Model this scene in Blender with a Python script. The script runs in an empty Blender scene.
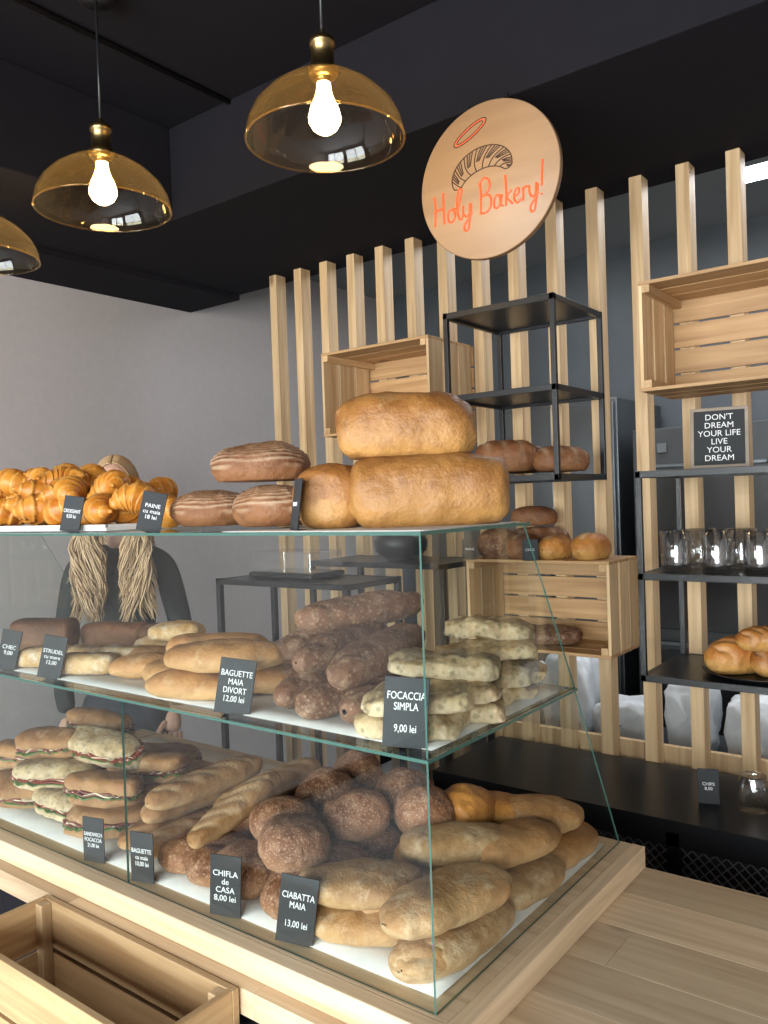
import bpy, math, random
from mathutils import Vector, Matrix, noise, Euler
random.seed(7)
COL=bpy.context.scene.collection
def link(o): COL.objects.link(o); return o
# ---------------------------------------------------------------- materials
def newmat(n):
    m=bpy.data.materials.new(n); m.use_nodes=True; nt=m.node_tree; b=nt.nodes['Principled BSDF']; return m,nt,b
def N(nt,t,**k):
    n=nt.nodes.new(t)
    for a,v in k.items(): setattr(n,a,v)
    return n
def plain(n,c,r=.5,metal=0,bump=0,bs=60,emit=None,es=0,var=.06,spec=.5):
    m,nt,b=newmat(n); b.inputs['Roughness'].default_value=r; b.inputs['Metallic'].default_value=metal; b.inputs['Specular IOR Level'].default_value=spec
    tc=N(nt,'ShaderNodeTexCoord'); no=N(nt,'ShaderNodeTexNoise'); no.inputs['Scale'].default_value=bs; no.inputs['Detail'].default_value=4
    nt.links.new(tc.outputs['Object'],no.inputs['Vector'])
    rp=N(nt,'ShaderNodeValToRGB'); rp.color_ramp.elements[0].position=.3; rp.color_ramp.elements[1].position=.7
    rp.color_ramp.elements[0].color=tuple(x*(1-var) for x in c)+(1,); rp.color_ramp.elements[1].color=tuple(min(1,x*(1+var)) for x in c)+(1,)
    nt.links.new(no.outputs['Fac'],rp.inputs[0]); nt.links.new(rp.outputs[0],b.inputs['Base Color'])
    if bump:
        bp=N(nt,'ShaderNodeBump'); bp.inputs['Strength'].default_value=bump; bp.inputs['Distance'].default_value=.004
        nt.links.new(no.outputs['Fac'],bp.inputs['Height']); nt.links.new(bp.outputs[0],b.inputs['Normal'])
    if emit:
        b.inputs['Emission Color'].default_value=emit+(1,); b.inputs['Emission Strength'].default_value=es
    return m
def pine(n,axis,c1=(.42,.235,.10),c2=(.62,.41,.21),rough=.55,across=52,kn=.85):
    m,nt,b=newmat(n); b.inputs['Roughness'].default_value=rough
    tc=N(nt,'ShaderNodeTexCoord'); at=N(nt,'ShaderNodeAttribute',attribute_name='pv')
    mp=N(nt,'ShaderNodeMapping'); s=[across]*3; s['XYZ'.index(axis)]=2.4; mp.inputs['Scale'].default_value=s
    nt.links.new(tc.outputs['Object'],mp.inputs['Vector'])
    ml=N(nt,'ShaderNodeMath',operation='MULTIPLY'); ml.inputs[1].default_value=40; nt.links.new(at.outputs['Fac'],ml.inputs[0])
    no=N(nt,'ShaderNodeTexNoise',noise_dimensions='4D'); no.inputs['Scale'].default_value=1; no.inputs['Detail'].default_value=5; no.inputs['Distortion'].default_value=.7
    nt.links.new(mp.outputs[0],no.inputs['Vector']); nt.links.new(ml.outputs[0],no.inputs['W'])
    rp=N(nt,'ShaderNodeValToRGB'); rp.color_ramp.elements[0].position=.30; rp.color_ramp.elements[1].position=.60
    rp.color_ramp.elements[0].color=c1+(1,); rp.color_ramp.elements[1].color=c2+(1,)
    nt.links.new(no.outputs['Fac'],rp.inputs[0])
    mk=N(nt,'ShaderNodeMapping'); s=[9,9,9]; s['XYZ'.index(axis)]=4.5; mk.inputs['Scale'].default_value=s
    nt.links.new(tc.outputs['Object'],mk.inputs['Vector'])
    vo=N(nt,'ShaderNodeTexVoronoi',voronoi_dimensions='4D'); vo.inputs['Scale'].default_value=1
    nt.links.new(mk.outputs[0],vo.inputs['Vector']); nt.links.new(ml.outputs[0],vo.inputs['W'])
    kr=N(nt,'ShaderNodeValToRGB'); kr.color_ramp.elements[0].position=.09; kr.color_ramp.elements[0].color=(.28,.22,.18,1)
    kr.color_ramp.elements[1].position=.18; kr.color_ramp.elements[1].color=(1,1,1,1)
    nt.links.new(vo.outputs['Distance'],kr.inputs[0])
    mx=N(nt,'ShaderNodeMix',data_type='RGBA',blend_type='MULTIPLY'); mx.inputs[0].default_value=kn
    nt.links.new(rp.outputs[0],mx.inputs[6]); nt.links.new(kr.outputs[0],mx.inputs[7])
    hs=N(nt,'ShaderNodeHueSaturation'); mr=N(nt,'ShaderNodeMapRange'); mr.inputs[3].default_value=.78; mr.inputs[4].default_value=1.10
    nt.links.new(at.outputs['Fac'],mr.inputs[0]); nt.links.new(mr.outputs[0],hs.inputs['Value']); nt.links.new(mx.outputs[2],hs.inputs['Color'])
    nt.links.new(hs.outputs[0],b.inputs['Base Color'])
    bp=N(nt,'ShaderNodeBump'); bp.inputs['Strength'].default_value=.15; bp.inputs['Distance'].default_value=.003
    nt.links.new(no.outputs['Fac'],bp.inputs['Height']); nt.links.new(bp.outputs[0],b.inputs['Normal'])
    return m
def crust(n,hi,lo,under=None,flour=.0,flourc=(.80,.70,.56),sc=(.80,.62,.38),scale=14,rough=.6,speck=0,speckc=(.75,.6,.4),bump=.6,spec=.35,dark=.5,fscale=26,sscale=140,dist=.004):
    m,nt,b=newmat(n); b.inputs['Roughness'].default_value=rough; b.inputs['Specular IOR Level'].default_value=spec
    tc=N(nt,'ShaderNodeTexCoord'); inf=N(nt,'ShaderNodeObjectInfo')
    no=N(nt,'ShaderNodeTexNoise',noise_dimensions='4D'); no.inputs['Scale'].default_value=scale; no.inputs['Detail'].default_value=6; no.inputs['Roughness'].default_value=.65
    r10=N(nt,'ShaderNodeMath',operation='MULTIPLY'); r10.inputs[1].default_value=20
    nt.links.new(inf.outputs['Random'],r10.inputs[0]); nt.links.new(tc.outputs['Object'],no.inputs['Vector']); nt.links.new(r10.outputs[0],no.inputs['W'])
    rp=N(nt,'ShaderNodeValToRGB'); rp.color_ramp.elements[0].position=.38; rp.color_ramp.elements[1].position=.62
    rp.color_ramp.elements[0].color=hi+(1,); rp.color_ramp.elements[1].color=lo+(1,)
    nt.links.new(no.outputs['Fac'],rp.inputs[0])
    hsv=N(nt,'ShaderNodeHueSaturation'); mrr=N(nt,'ShaderNodeMapRange'); mrr.inputs[3].default_value=.80; mrr.inputs[4].default_value=1.15
    nt.links.new(inf.outputs['Random'],mrr.inputs[0]); nt.links.new(mrr.outputs[0],hsv.inputs['Value']); nt.links.new(rp.outputs[0],hsv.inputs['Color']); cur=hsv.outputs[0]
    def noisef(sc_,det,ro=.6):
        x=N(nt,'ShaderNodeTexNoise',noise_dimensions='4D'); x.inputs['Scale'].default_value=sc_; x.inputs['Detail'].default_value=det; x.inputs['Roughness'].default_value=ro
        nt.links.new(tc.outputs['Object'],x.inputs['Vector']); nt.links.new(r10.outputs[0],x.inputs['W']); return x.outputs['Fac']
    def mix(fac,c2,cur,mode='MIX'):
        x=N(nt,'ShaderNodeMix',data_type='RGBA',blend_type=mode); nt.links.new(fac,x.inputs[0]); nt.links.new(cur,x.inputs[6]); x.inputs[7].default_value=c2+(1,); return x.outputs[2]
    def rng(s,a,b_,lo_,hi_):
        r=N(nt,'ShaderNodeMapRange'); r.inputs[1].default_value=a; r.inputs[2].default_value=b_; r.inputs[3].default_value=lo_; r.inputs[4].default_value=hi_; nt.links.new(s,r.inputs[0]); return r.outputs[0]
    if under:
        al=N(nt,'ShaderNodeAttribute',attribute_name='lo'); cur=mix(al.outputs['Fac'],under,cur)
    mid=noisef(38,5); fine=noisef(110,5,.7)
    cur=mix(rng(mid,.5,.68,0,dark),(.38,.25,.17),cur,'MULTIPLY')
    at=N(nt,'ShaderNodeAttribute',attribute_name='sc'); cur=mix(at.outputs['Fac'],sc,cur)
    if flour:
        f2=noisef(fscale,9,.8); cur=mix(rng(f2,.60-.16*flour,.72-.12*flour,0,min(.75,.3+flour*.45)),flourc,cur)
    if speck:
        v=N(nt,'ShaderNodeTexVoronoi'); v.inputs['Scale'].default_value=sscale; nt.links.new(tc.outputs['Object'],v.inputs['Vector'])
        cur=mix(rng(v.outputs['Distance'],.34,.22,0,speck),speckc,cur)
    nt.links.new(cur,b.inputs['Base Color'])
    ad=N(nt,'ShaderNodeMath',operation='MULTIPLY_ADD'); ad.inputs[1].default_value=2.0; nt.links.new(mid,ad.inputs[0]); nt.links.new(fine,ad.inputs[2])
    bp=N(nt,'ShaderNodeBump'); bp.inputs['Strength'].default_value=bump; bp.inputs['Distance'].default_value=dist
    nt.links.new(ad.outputs[0],bp.inputs['Height']); nt.links.new(bp.outputs[0],b.inputs['Normal'])
    return m
def glassmat(n,tint=(.97,.99,.98),base=.04,k=.9,rough=0.0,trans=None,tf=0):
    m=bpy.data.materials.new(n); m.use_nodes=True; nt=m.node_tree; nt.nodes.clear()
    o=N(nt,'ShaderNodeOutputMaterial'); t=N(nt,'ShaderNodeBsdfTransparent'); t.inputs[0].default_value=tint+(1,)
    g=N(nt,'ShaderNodeBsdfGlossy'); g.inputs['Roughness'].default_value=rough
    lw=N(nt,'ShaderNodeLayerWeight'); lw.inputs[0].default_value=.5
    pw=N(nt,'ShaderNodeMath',operation='POWER'); pw.inputs[1].default_value=5
    ma=N(nt,'ShaderNodeMath',operation='MULTIPLY_ADD'); ma.inputs[1].default_value=k; ma.inputs[2].default_value=base
    mx=N(nt,'ShaderNodeMixShader')
    nt.links.new(lw.outputs['Facing'],pw.inputs[0]); nt.links.new(pw.outputs[0],ma.inputs[0]); nt.links.new(ma.outputs[0],mx.inputs[0])
    src=t.outputs[0]
    if trans:
        tr=N(nt,'ShaderNodeBsdfTranslucent'); tr.inputs[0].default_value=trans+(1,); mt=N(nt,'ShaderNodeMixShader'); mt.inputs[0].default_value=tf
        nt.links.new(src,mt.inputs[1]); nt.links.new(tr.outputs[0],mt.inputs[2]); src=mt.outputs[0]
    nt.links.new(src,mx.inputs[1]); nt.links.new(g.outputs[0],mx.inputs[2]); nt.links.new(mx.outputs[0],o.inputs[0])
    return m
def hairmat():
    m,nt,b=newmat('blond_hair'); b.inputs['Roughness'].default_value=.42
    at=N(nt,'ShaderNodeAttribute',attribute_name='pv'); rp=N(nt,'ShaderNodeValToRGB')
    rp.color_ramp.elements[0].color=(.24,.13,.06,1); rp.color_ramp.elements[1].color=(.66,.46,.27,1)
    nt.links.new(at.outputs['Fac'],rp.inputs[0]); nt.links.new(rp.outputs[0],b.inputs['Base Color']); return m
PX=pine('pine_x','X'); PZ=pine('pine_z','Z',(.44,.27,.125),(.64,.445,.25)); PY=pine('pine_y','Y')
CRX=pine('crate_pine_x','X',(.34,.18,.072),(.52,.31,.14))
CTOP=pine('counter_pine','X',(.50,.34,.20),(.68,.51,.33),.4); CTOPY=pine('counter_pine_y','Y',(.50,.34,.20),(.68,.51,.33),.4)
BLACK=plain('black_metal',(.012,.012,.014),.35,bump=.05)
DARK=plain('dark_paint',(.0105,.0095,.0125),.9,bump=.1,bs=20,spec=.12)
GREYW=plain('grey_plaster',(.42,.385,.385),.85,bump=.12,bs=35,var=.03)
BACKW=plain('bluegrey_plaster',(.085,.095,.105),.85,bs=12)
LGREY=plain('light_ceiling_paint',(.20,.215,.22),.9)
FLOORM=plain('floor_concrete',(.42,.43,.45),.45,bs=4,var=.15)
GLASS=glassmat('case_glass',base=.034); GEDGE=plain('glass_edge',(.05,.115,.095),.15)
CLEAR=glassmat('clear_glassware',(.98,.985,.985),.20,.9,.08)
AMBER=glassmat('amber_glass',(.99,.90,.68),.055,.7,.02,(1,.70,.30),.05)
BRASS=plain('aged_brass',(.34,.23,.10),.3,1)
PAPER=plain('baking_paper',(.74,.72,.69),.7,bump=.2,bs=30)
CHALK=plain('chalkboard',(.02,.022,.025),.7); WHITE=plain('chalk_white',(.8,.8,.8),.8)
STEEL=plain('brushed_steel',(.14,.155,.17),.35,.8,bs=5)
# ---------------------------------------------------------------- mesh builder
class MB:
    def __init__(s): s.v=[];s.f=[];s.m=[];s.pv=[];s.sc=[];s.lo=[];s.sm=[]
    def add(s,vs,fs,mat=0,pv=None,sc=None,lo=None,smooth=False):
        b=len(s.v); s.v+=[Vector(v) for v in vs]; s.f+=[tuple(b+i for i in f) for f in fs]; s.m+=([mat]*len(fs) if isinstance(mat,int) else mat); s.sm+=[smooth]*len(fs)
        p=random.random() if pv is None else pv
        s.pv+=[p]*len(vs); s.sc+=sc if sc else [0]*len(vs); s.lo+=lo if lo else [0]*len(vs)
    def box(s,a,b,mat=0,M=None,edge=None):
        x0,y0,z0=a;x1,y1,z1=b
        vs=[Vector(v) for v in((x0,y0,z0),(x1,y0,z0),(x1,y1,z0),(x0,y1,z0),(x0,y0,z1),(x1,y0,z1),(x1,y1,z1),(x0,y1,z1))]
        if M: vs=[M@v for v in vs]
        fs=[(0,3,2,1),(4,5,6,7),(0,1,5,4),(1,2,6,5),(2,3,7,6),(3,0,4,7)]
        if edge is not None:
            d=[abs(z1-z0),abs(y1-y0),abs(x1-x0)]; th=d.index(min(d)); big={0:(0,1),1:(2,4),2:(3,5)}[th]
            mat=[mat if i in big else edge for i in range(6)]
        s.add(vs,fs,mat)
    def lathe(s,prof,c=(0,0,0),n=40,mat=0,M=None):
        vs=[];fs=[]
        for r,z in prof:
            for i in range(n):
                a=2*math.pi*i/n; v=Vector((c[0]+r*math.cos(a),c[1]+r*math.sin(a),c[2]+z)); vs.append(M@v if M else v)
        for k in range(len(prof)-1):
            for i in range(n): fs.append((k*n+i,k*n+(i+1)%n,(k+1)*n+(i+1)%n,(k+1)*n+i))
        s.add(vs,fs,mat,smooth=True)
    def tube(s,pts,r,n=8,mat=0,pv=None):
        pts=[Vector(p) for p in pts]; vs=[];fs=[]
        for k,p in enumerate(pts):
            d=(pts[min(k+1,len(pts)-1)]-pts[max(k-1,0)]).normalized(); u=d.orthogonal().normalized() if k==0 else (u-d*u.dot(d)).normalized(); w=d.cross(u)
            rr=r[k] if isinstance(r,(list,tuple)) else r
            for i in range(n):
                a=2*math.pi*i/n; vs.append(p+u*math.cos(a)*rr+w*math.sin(a)*rr)
        for k in range(len(pts)-1):
            for i in range(n): fs.append((k*n+i,k*n+(i+1)%n,(k+1)*n+(i+1)%n,(k+1)*n+i))
        fs.append(tuple(range(n))[::-1]); fs.append(tuple((len(pts)-1)*n+i for i in range(n)))
        s.add(vs,fs,mat,smooth=True,pv=pv)
    def obj(s,name,mats,bevel=0,parent=None,center=True,solid=0):
        me=bpy.data.meshes.new(name); xs=[v.x for v in s.v];ys=[v.y for v in s.v];zs=[v.z for v in s.v]
        c=Vector(((min(xs)+max(xs))/2,(min(ys)+max(ys))/2,min(zs))) if center else Vector((0,0,0))
        me.from_pydata([v-c for v in s.v],[],s.f)
        for m in (mats if isinstance(mats,(list,tuple)) else [mats]): me.materials.append(m)
        me.polygons.foreach_set('material_index',s.m); me.polygons.foreach_set('use_smooth',s.sm)
        for nm,d in(('pv',s.pv),('sc',s.sc),('lo',s.lo)):
            a=me.attributes.new(nm,'FLOAT','POINT'); a.data.foreach_set('value',d)
        me.update(); o=bpy.data.objects.new(name,me); o.location=c; link(o)
        if bevel:
            b=o.modifiers.new('b','BEVEL'); b.width=bevel; b.segments=2; b.limit_method='ANGLE'
        if solid:
            b=o.modifiers.new('s','SOLIDIFY'); b.thickness=solid; b.offset=1
        if parent: o.parent=parent
        return o
def empty(name,loc=(0,0,0)):
    e=bpy.data.objects.new(name,None); e.location=loc; e.empty_display_size=.05; return link(e)
def text(body,size,mat,parent,loc,rot=(math.pi/2,0,0),name='lettering',ext=.0003,shear=0,fitw=None,fith=None):
    c=bpy.data.curves.new(name,'FONT'); c.body=body; c.size=size; c.align_x='CENTER'; c.align_y='CENTER'; c.extrude=ext; c.shear=shear; c.space_line=1.0; c.resolution_u=3
    c.materials.append(mat); o=bpy.data.objects.new(name,c); link(o)
    if fitw:
        bpy.context.view_layer.update(); d=o.dimensions; o.scale=(min(1,fitw/max(d.x,1e-6)),fith/max(d.y,1e-6) if fith and d.y>fith else 1,1)
    o.location=loc; o.rotation_euler=rot; o.parent=parent; return o
# ---------------------------------------------------------------- room
def single(name,a,b,mat,bevel=0):
    m=MB(); m.box(a,b); return m.obj(name,mat,bevel)
XL,XR,YF,YB=-2.95,2.3,-2.6,3.9; ZC=2.75
single('floor',(XL-.1,YF-.1,-.1),(XR+.1,YB+.1,0),FLOORM)
single('ceiling',(XL-.1,YF-.1,ZC),(XR+.1,2.45,ZC+.1),DARK)
single('ceiling_back_room',(XL-.1,2.45,ZC),(XR+.1,YB+.1,ZC+.1),LGREY)
single('wall_left',(XL-.1,YF-.1,0),(XL,YB+.1,ZC),GREYW)
single('wall_back',(XL,YB,0),(XR,YB+.1,ZC),BACKW)
m=MB(); m.box((XR,YF-.1,0),(XR+.1,YB+.1,ZC)); m.obj('wall_right',GREYW)
m=MB()
m.box((XL,YF-.1,0),(XR,YF,.35)); m.box((XL,YF-.1,2.5),(XR,YF,ZC)); m.box((XL,YF-.1,.35),(XL+.35,YF,2.5)); m.box((XR-.35,YF-.1,.35),(XR,YF,2.5)); m.box((-.45,YF-.1,.35),(-.15,YF,2.5))
m.obj('wall_front',GREYW)
for k,(a,b) in enumerate(((XL+.35,-.45),(-.15,XR-.35))):
    m=MB(); t=.05
    m.box((a,YF-.08,.35),(a+t,YF-.02,2.5)); m.box((b-t,YF-.08,.35),(b,YF-.02,2.5)); m.box((a,YF-.08,.35),(b,YF-.02,.4)); m.box((a,YF-.08,2.45),(b,YF-.02,2.5)); m.box(((a+b)/2-.025,YF-.08,.4),((a+b)/2+.025,YF-.02,2.45))
    m.box((a+t,YF-.055,.4),(b-t,YF-.049,2.45),mat=1); m.obj('window_%d'%(k+1),[BLACK,GLASS])
m=MB(); m.box((XL,1.67,2.46),(XR,2.45,ZC)); m.obj('ceiling_beam',DARK,.004)
m=MB(); m.box((XL,YF,2.46),(-2.08,1.67,ZC)); m.obj('ceiling_beam_side',DARK,.004)
single('trim_1',(XL,YF,2.44),(-2.62,2.45,2.46),DARK)
m=MB(); m.tube([(-1.8,YF+.1,ZC-.008),(-1.8,1.67,ZC-.008)],.008); m.obj('ceiling_cable',BLACK)
single('baseboard_left',(XL,YF,0),(XL+.015,YB,.08),DARK)
m=MB(); x=-2.318
while x<.75:
    m.box((x,2.33,0),(x+.037,2.385,2.46)); x+=.1335
m.box((-2.33,2.385,.745),(.75,2.405,.80)); m.box((-2.33,2.385,.05),(.75,2.405,.1))
m.obj('slat_partition',PZ,.0015)
# ---------------------------------------------------------------- counter
m=MB(); n=6; yy0,yy1=.80,1.50
for i in range(n):
    ya=yy0+(yy1-yy0)*i/n; yb_=yy0+(yy1-yy0)*(i+1)/n; x=-2.30
    while x<.65:
        xe=min(.65,x+random.uniform(.25,.6)); m.box((x,ya+.0004,.80),(xe-.0004,yb_,.84)); x=xe
m.obj('counter_top',CTOP,.0006)
m=MB(); m.box((-2.28,.835,.0),(.60,1.46,.80)); m.obj('counter_base',DARK,.003)
m=MB(); m.box((-2.1,.825,.84),(-.578,.851,.88)); m.box((-.578,.825,.84),(-.552,1.50,.88),1); m.box((-2.1,.851,.84),(-.578,1.50,.8795)); m.obj('display_base_board',[CTOP,CTOPY],.002)
# ---------------------------------------------------------------- display case
x0,y0,zt,zs,xl=-.597,.857,1.506,1.212,-2.02; yb,ybt,ybs=1.489,1.143,1.31; zb=.8805; t=.003; h_=.0024
m=MB(); G=0;E=1
m.box((xl,y0,zb),(-1.2612,y0+t,zs-h_),G,edge=E); m.box((-1.2588,y0,zb),(x0-t,y0+t,zs-h_),G,edge=E)
m.box((xl,y0,zs+h_),(x0-t,y0+t,zt-h_),G,edge=E)
m.box((xl,y0-.006,zs-h_),(x0+.004,ybs,zs+h_),G,edge=E)
m.box((xl,y0-.006,zt-h_),(x0+.004,ybt+.01,zt+h_),G,edge=E)
for X in(x0-t,xl):
    def sidepane(za,ya,zc,yc):
        vs=[(X,y0,za),(X,ya,za),(X,yc,zc),(X,y0,zc)]; vs2=[(a+t,b,c) for a,b,c in vs]
        m.add(vs+vs2,[(3,2,1,0),(4,5,6,7),(0,1,5,4),(1,2,6,5),(2,3,7,6),(3,0,4,7)],[0,0,1,1,1,1])
    sidepane(zb,yb,zs-h_,ybs); sidepane(zs+h_,ybs,zt-h_,ybt)
o=m.obj('glass_display_case',[GLASS,GEDGE])
Z0=zb+.002; ZS=zs+.004; ZT=zt+.004
def sheet(name,x1,x2,y1,y2,z,mat=PAPER,th=.0008):
    nx,ny=24,10; mm=MB(); vs=[];fs=[]
    for j in range(ny+1):
        for i in range(nx+1):
            X=x1+(x2-x1)*i/nx; Y=y1+(y2-y1)*j/ny; e=max(0,abs(i/nx-.5)*2-.85)+max(0,abs(j/ny-.5)*2-.85)
            vs.append((X,Y,z+.0002+.006*e*e*9*(.4+noise.noise(Vector((X*9,Y*9,z))))**2))
    for j in range(ny):
        for i in range(nx): a=j*(nx+1)+i; fs.append((a,a+1,a+nx+2,a+nx+1))
    mm.add(vs,fs,smooth=True); return mm.obj(name,mat,solid=th)
sheet('baking_paper',-1.98,-.615,.885,1.46,zb+.0005); sheet('baking_paper',-1.95,-.61,.885,1.30,zs+h_)
sheet('baking_paper',-.98,-.60,.86,1.13,zt+h_)
# ---------------------------------------------------------------- breads
def loafgeo(L,W,H,p=2.6,q=.9,flat=.35,amp=.004,ns=14,score=None,bend=0,seed=0,nu=44,nv=32,taper=0):
    vs=[];fs=[];sc=[];lo=[]
    for i in range(nu+1):
        u=-math.cos(math.pi*i/nu); s=max(.0,1-abs(u)**p)**(1/p)
        for j in range(nv):
            a=2*math.pi*j/nv; c,sn=math.cos(a),math.sin(a)
            cy=math.copysign(abs(c)**q,c); cz=math.copysign(abs(sn)**q,sn)
            X=u*L/2; Y=W/2*s*cy*(1+taper*u); Zz=H/2*s*cz*(1+taper*u)
            n=noise.noise(Vector((X*ns+seed*7.1,Y*ns,Zz*ns+seed)))+.4*noise.noise(Vector((X*ns*2.7,Y*ns*2.7+seed,Zz*ns*2.7)))+.22*noise.noise(Vector((X*ns*6+seed,Y*ns*6,Zz*ns*6)))
            d=amp*n; sv=0; y1=Y/(W/2)
            if score and sn>-.2:
                k=score[0]
                if k=='diag':
                    ph=(u*score[1]+y1*score[2]); fr=abs(ph-math.floor(ph)-.5); w=math.exp(-(fr/score[3])**2)*min(1,max(0,(1-abs(y1))*2.2))*(1 if abs(u)<.88 else 0)
                    sv=w*score[5]; d-=w*score[4]
                elif k=='rings':
                    rr=math.sqrt(u*u+y1*y1)+.25*(1-max(0,sn)); cs=math.cos(rr*score[1]+n*1.2); sv=max(0,cs*.75+.25)*score[2]*(.8+.7*n); d+=.0011*cs
                elif k=='long':
                    w=math.exp(-(y1/.16)**2)*(1 if abs(u)<.8 else 0); sv=w*score[1]; d-=w*score[2]
            Y+=d*c; Zz+=d*sn; X+=d*u*.8
            f=-flat*H
            if Zz<f: Zz=f+(Zz-f)*.12
            Y+=bend*(u*u-.4)
            vs.append(Vector((X,Y,Zz))); sc.append(max(0,min(1,sv))); lo.append(max(0,min(1,.35-sn*1.1)))
    for i in range(nu):
        for j in range(nv): fs.append((i*nv+j,i*nv+(j+1)%nv,(i+1)*nv+(j+1)%nv,(i+1)*nv+j))
    return vs,[f[::-1] for f in fs],sc,lo
cntr=[0]
def loaf(name,p0,p1,W,H,mat,roll=0,**k):
    cntr[0]+=1; k.setdefault('seed',cntr[0]*1.37)
    p0=Vector(p0);p1=Vector(p1);L=(p1-p0).length
    vs,fs,sc,lo=loafgeo(L,W,H,**k); m=MB(); m.add(vs,fs,sc=sc,lo=lo,smooth=True)
    o=m.obj(name,mat,center=False); o.location=(p0+p1)/2
    d=(p1-p0).normalized(); o.rotation_euler=Euler((roll,-math.asin(d.z),math.atan2(d.y,d.x)),'XYZ'); return o
def cl(name,c,ang,L,W,H,mat,tilt=0,roll=0,**k):
    a=math.radians(ang); d=Vector((math.cos(a)*math.cos(math.radians(tilt)),math.sin(a)*math.cos(math.radians(tilt)),math.sin(math.radians(tilt))))*L/2; c=Vector(c)
    return loaf(name,c-d,c+d,W,H,mat,roll=math.radians(roll),**k)
TIN=crust('tin_loaf_crust',(.24,.085,.018),(.40,.18,.048),under=(.46,.235,.07),flour=.35,flourc=(.58,.38,.19),scale=9,rough=.40,bump=.6,dark=.5,spec=.45)
SOUR=crust('sourdough_crust',(.15,.055,.022),(.29,.12,.048),under=(.25,.11,.045),sc=(.52,.37,.24),flour=.3,flourc=(.45,.31,.20),scale=10)
RYE=crust('rye_crust',(.12,.048,.025),(.22,.10,.052),under=(.16,.075,.04),flour=.65,flourc=(.42,.29,.19),sc=(.07,.03,.018),speck=.5,speckc=(.42,.27,.16),sscale=110,fscale=45)
CIAB=crust('ciabatta_crust',(.32,.14,.045),(.48,.24,.09),under=(.55,.33,.15),flour=.45,flourc=(.68,.50,.31),scale=8,dark=.4)
CIABP=crust('pale_ciabatta_crust',(.34,.165,.06),(.52,.30,.13),under=(.50,.32,.16),flour=.65,flourc=(.68,.53,.35),scale=8,dark=.35)
ROLLM=crust('seeded_roll_crust',(.17,.062,.028),(.30,.125,.058),under=(.33,.165,.085),flour=.8,flourc=(.46,.27,.17),speck=.55,speckc=(.56,.37,.25),scale=12,fscale=60,sscale=190,bump=.8)
GOLD=crust('golden_roll_crust',(.32,.10,.02),(.48,.20,.045),under=(.55,.30,.09),rough=.38,scale=9,dark=.4,flour=.2)
BAG=crust('baguette_crust',(.28,.12,.042),(.45,.235,.092),under=(.46,.28,.14),sc=(.62,.43,.25),flour=.45,flourc=(.64,.48,.32),dark=.4)
FOC=crust('focaccia_crust',(.30,.19,.085),(.50,.36,.19),under=(.64,.51,.34),flour=.75,flourc=(.66,.56,.40),scale=24,speck=.45,speckc=(.10,.10,.04),sscale=75,dark=.55,fscale=40)
CRO=crust('croissant_crust',(.46,.14,.014),(.68,.29,.042),sc=(.78,.44,.12),rough=.32,scale=20,dark=.35,bump=.35)
CAKE=crust('dark_cake_crust',(.10,.04,.02),(.22,.095,.045),under=(.28,.15,.08))
A37=37.4; cR=Vector((.794,.607,0))
cl('tin_loaf',Vector((-.715,1.025,ZT+.049))+cR*.014,A37,.24,.125,.118,TIN,p=4.4,q=.72,flat=.42,amp=.007)
cl('tin_loaf',(-.865,1.01,ZT+.045),118,.20,.12,.108,TIN,p=4,q=.8,flat=.42,amp=.006)
cl('tin_loaf',Vector((-.765,1.02,ZT+.150))+cR*.028,A37-4,.218,.13,.114,TIN,p=3.4,q=.76,flat=.38,amp=.007)
rg=dict(score=('rings',58,.85),p=2.2,nu=120,nv=90)
cl('sourdough_loaf',(-1.03,1.0,ZT+.107),A37,.172,.135,.085,SOUR,flat=.3,**rg)
cl('sourdough_loaf',(-1.15,.985,ZT+.032),A37,.150,.13,.075,SOUR,flat=.36,**rg)
cl('sourdough_loaf',(-.985,.98,ZT+.033),A37+5,.135,.13,.082,SOUR,flat=.36,**rg)
def croissant(mb,loc,rot,s=1,mat=0):
    R=.048*s; nu=64; nv=18; M=Matrix.Translation(loc)@Euler(rot).to_matrix().to_4x4(); vs=[];fs=[];sc=[]
    for i in range(nu+1):
        t_=i/nu; a=math.radians(-80+160*t_)
        ctr=Vector((R*math.sin(a),R*(math.cos(a)-.6),0)); nrm=Vector((math.sin(a),math.cos(a),0))
        for j in range(nv):
            b=2*math.pi*j/nv
            seg=abs(t_-.5)*2*4.0+.18*math.cos(b); fr=seg-math.floor(seg); step=1-.20*(fr-.45)
            r=.0335*s*max(.14,math.sin(math.pi*min(.97,max(.03,t_)))**.85)*step
            p=ctr+nrm*(r*math.cos(b))+Vector((0,0,1))*(r*.95*math.sin(b)); vs.append(M@p); sc.append(max(0,.55-fr*1.6) if t_>.04 else 0)
    for i in range(nu):
        for j in range(nv): fs.append((i*nv+j,(i+1)*nv+j,(i+1)*nv+(j+1)%nv,i*nv+(j+1)%nv))
    fs.append(tuple(range(nv))); fs.append(tuple(nu*nv+j for j in range(nv))[::-1])
    mb.add(vs,fs,mat,sc=sc,smooth=True)
m=MB(); rr=random.Random(3)
for layer,(n,zz) in enumerate(((8,.032),(7,.068),(4,.10))):
    for row in range(3 if layer<2 else 2):
        for i in range(n):
            X=-1.97+.082*(i+.5*layer*1.1)+rr.uniform(-.012,.012); Y=.945+.065*row+.03*layer*.5+rr.uniform(-.01,.01)
            if X>-1.38+(.03*row): continue
            croissant(m,(X,Y,ZT+.010+zz),(rr.uniform(-.5,.5),rr.uniform(-.5,.5),rr.uniform(0,6.28)),rr.uniform(.85,1.0))
croissant(m,(-1.33,.95,ZT+.045),(1.2,.2,.6),.9); croissant(m,(-1.30,1.03,ZT+.03),(.1,.2,2.6),.95)
m.obj('croissant_pile',CRO)
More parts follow.
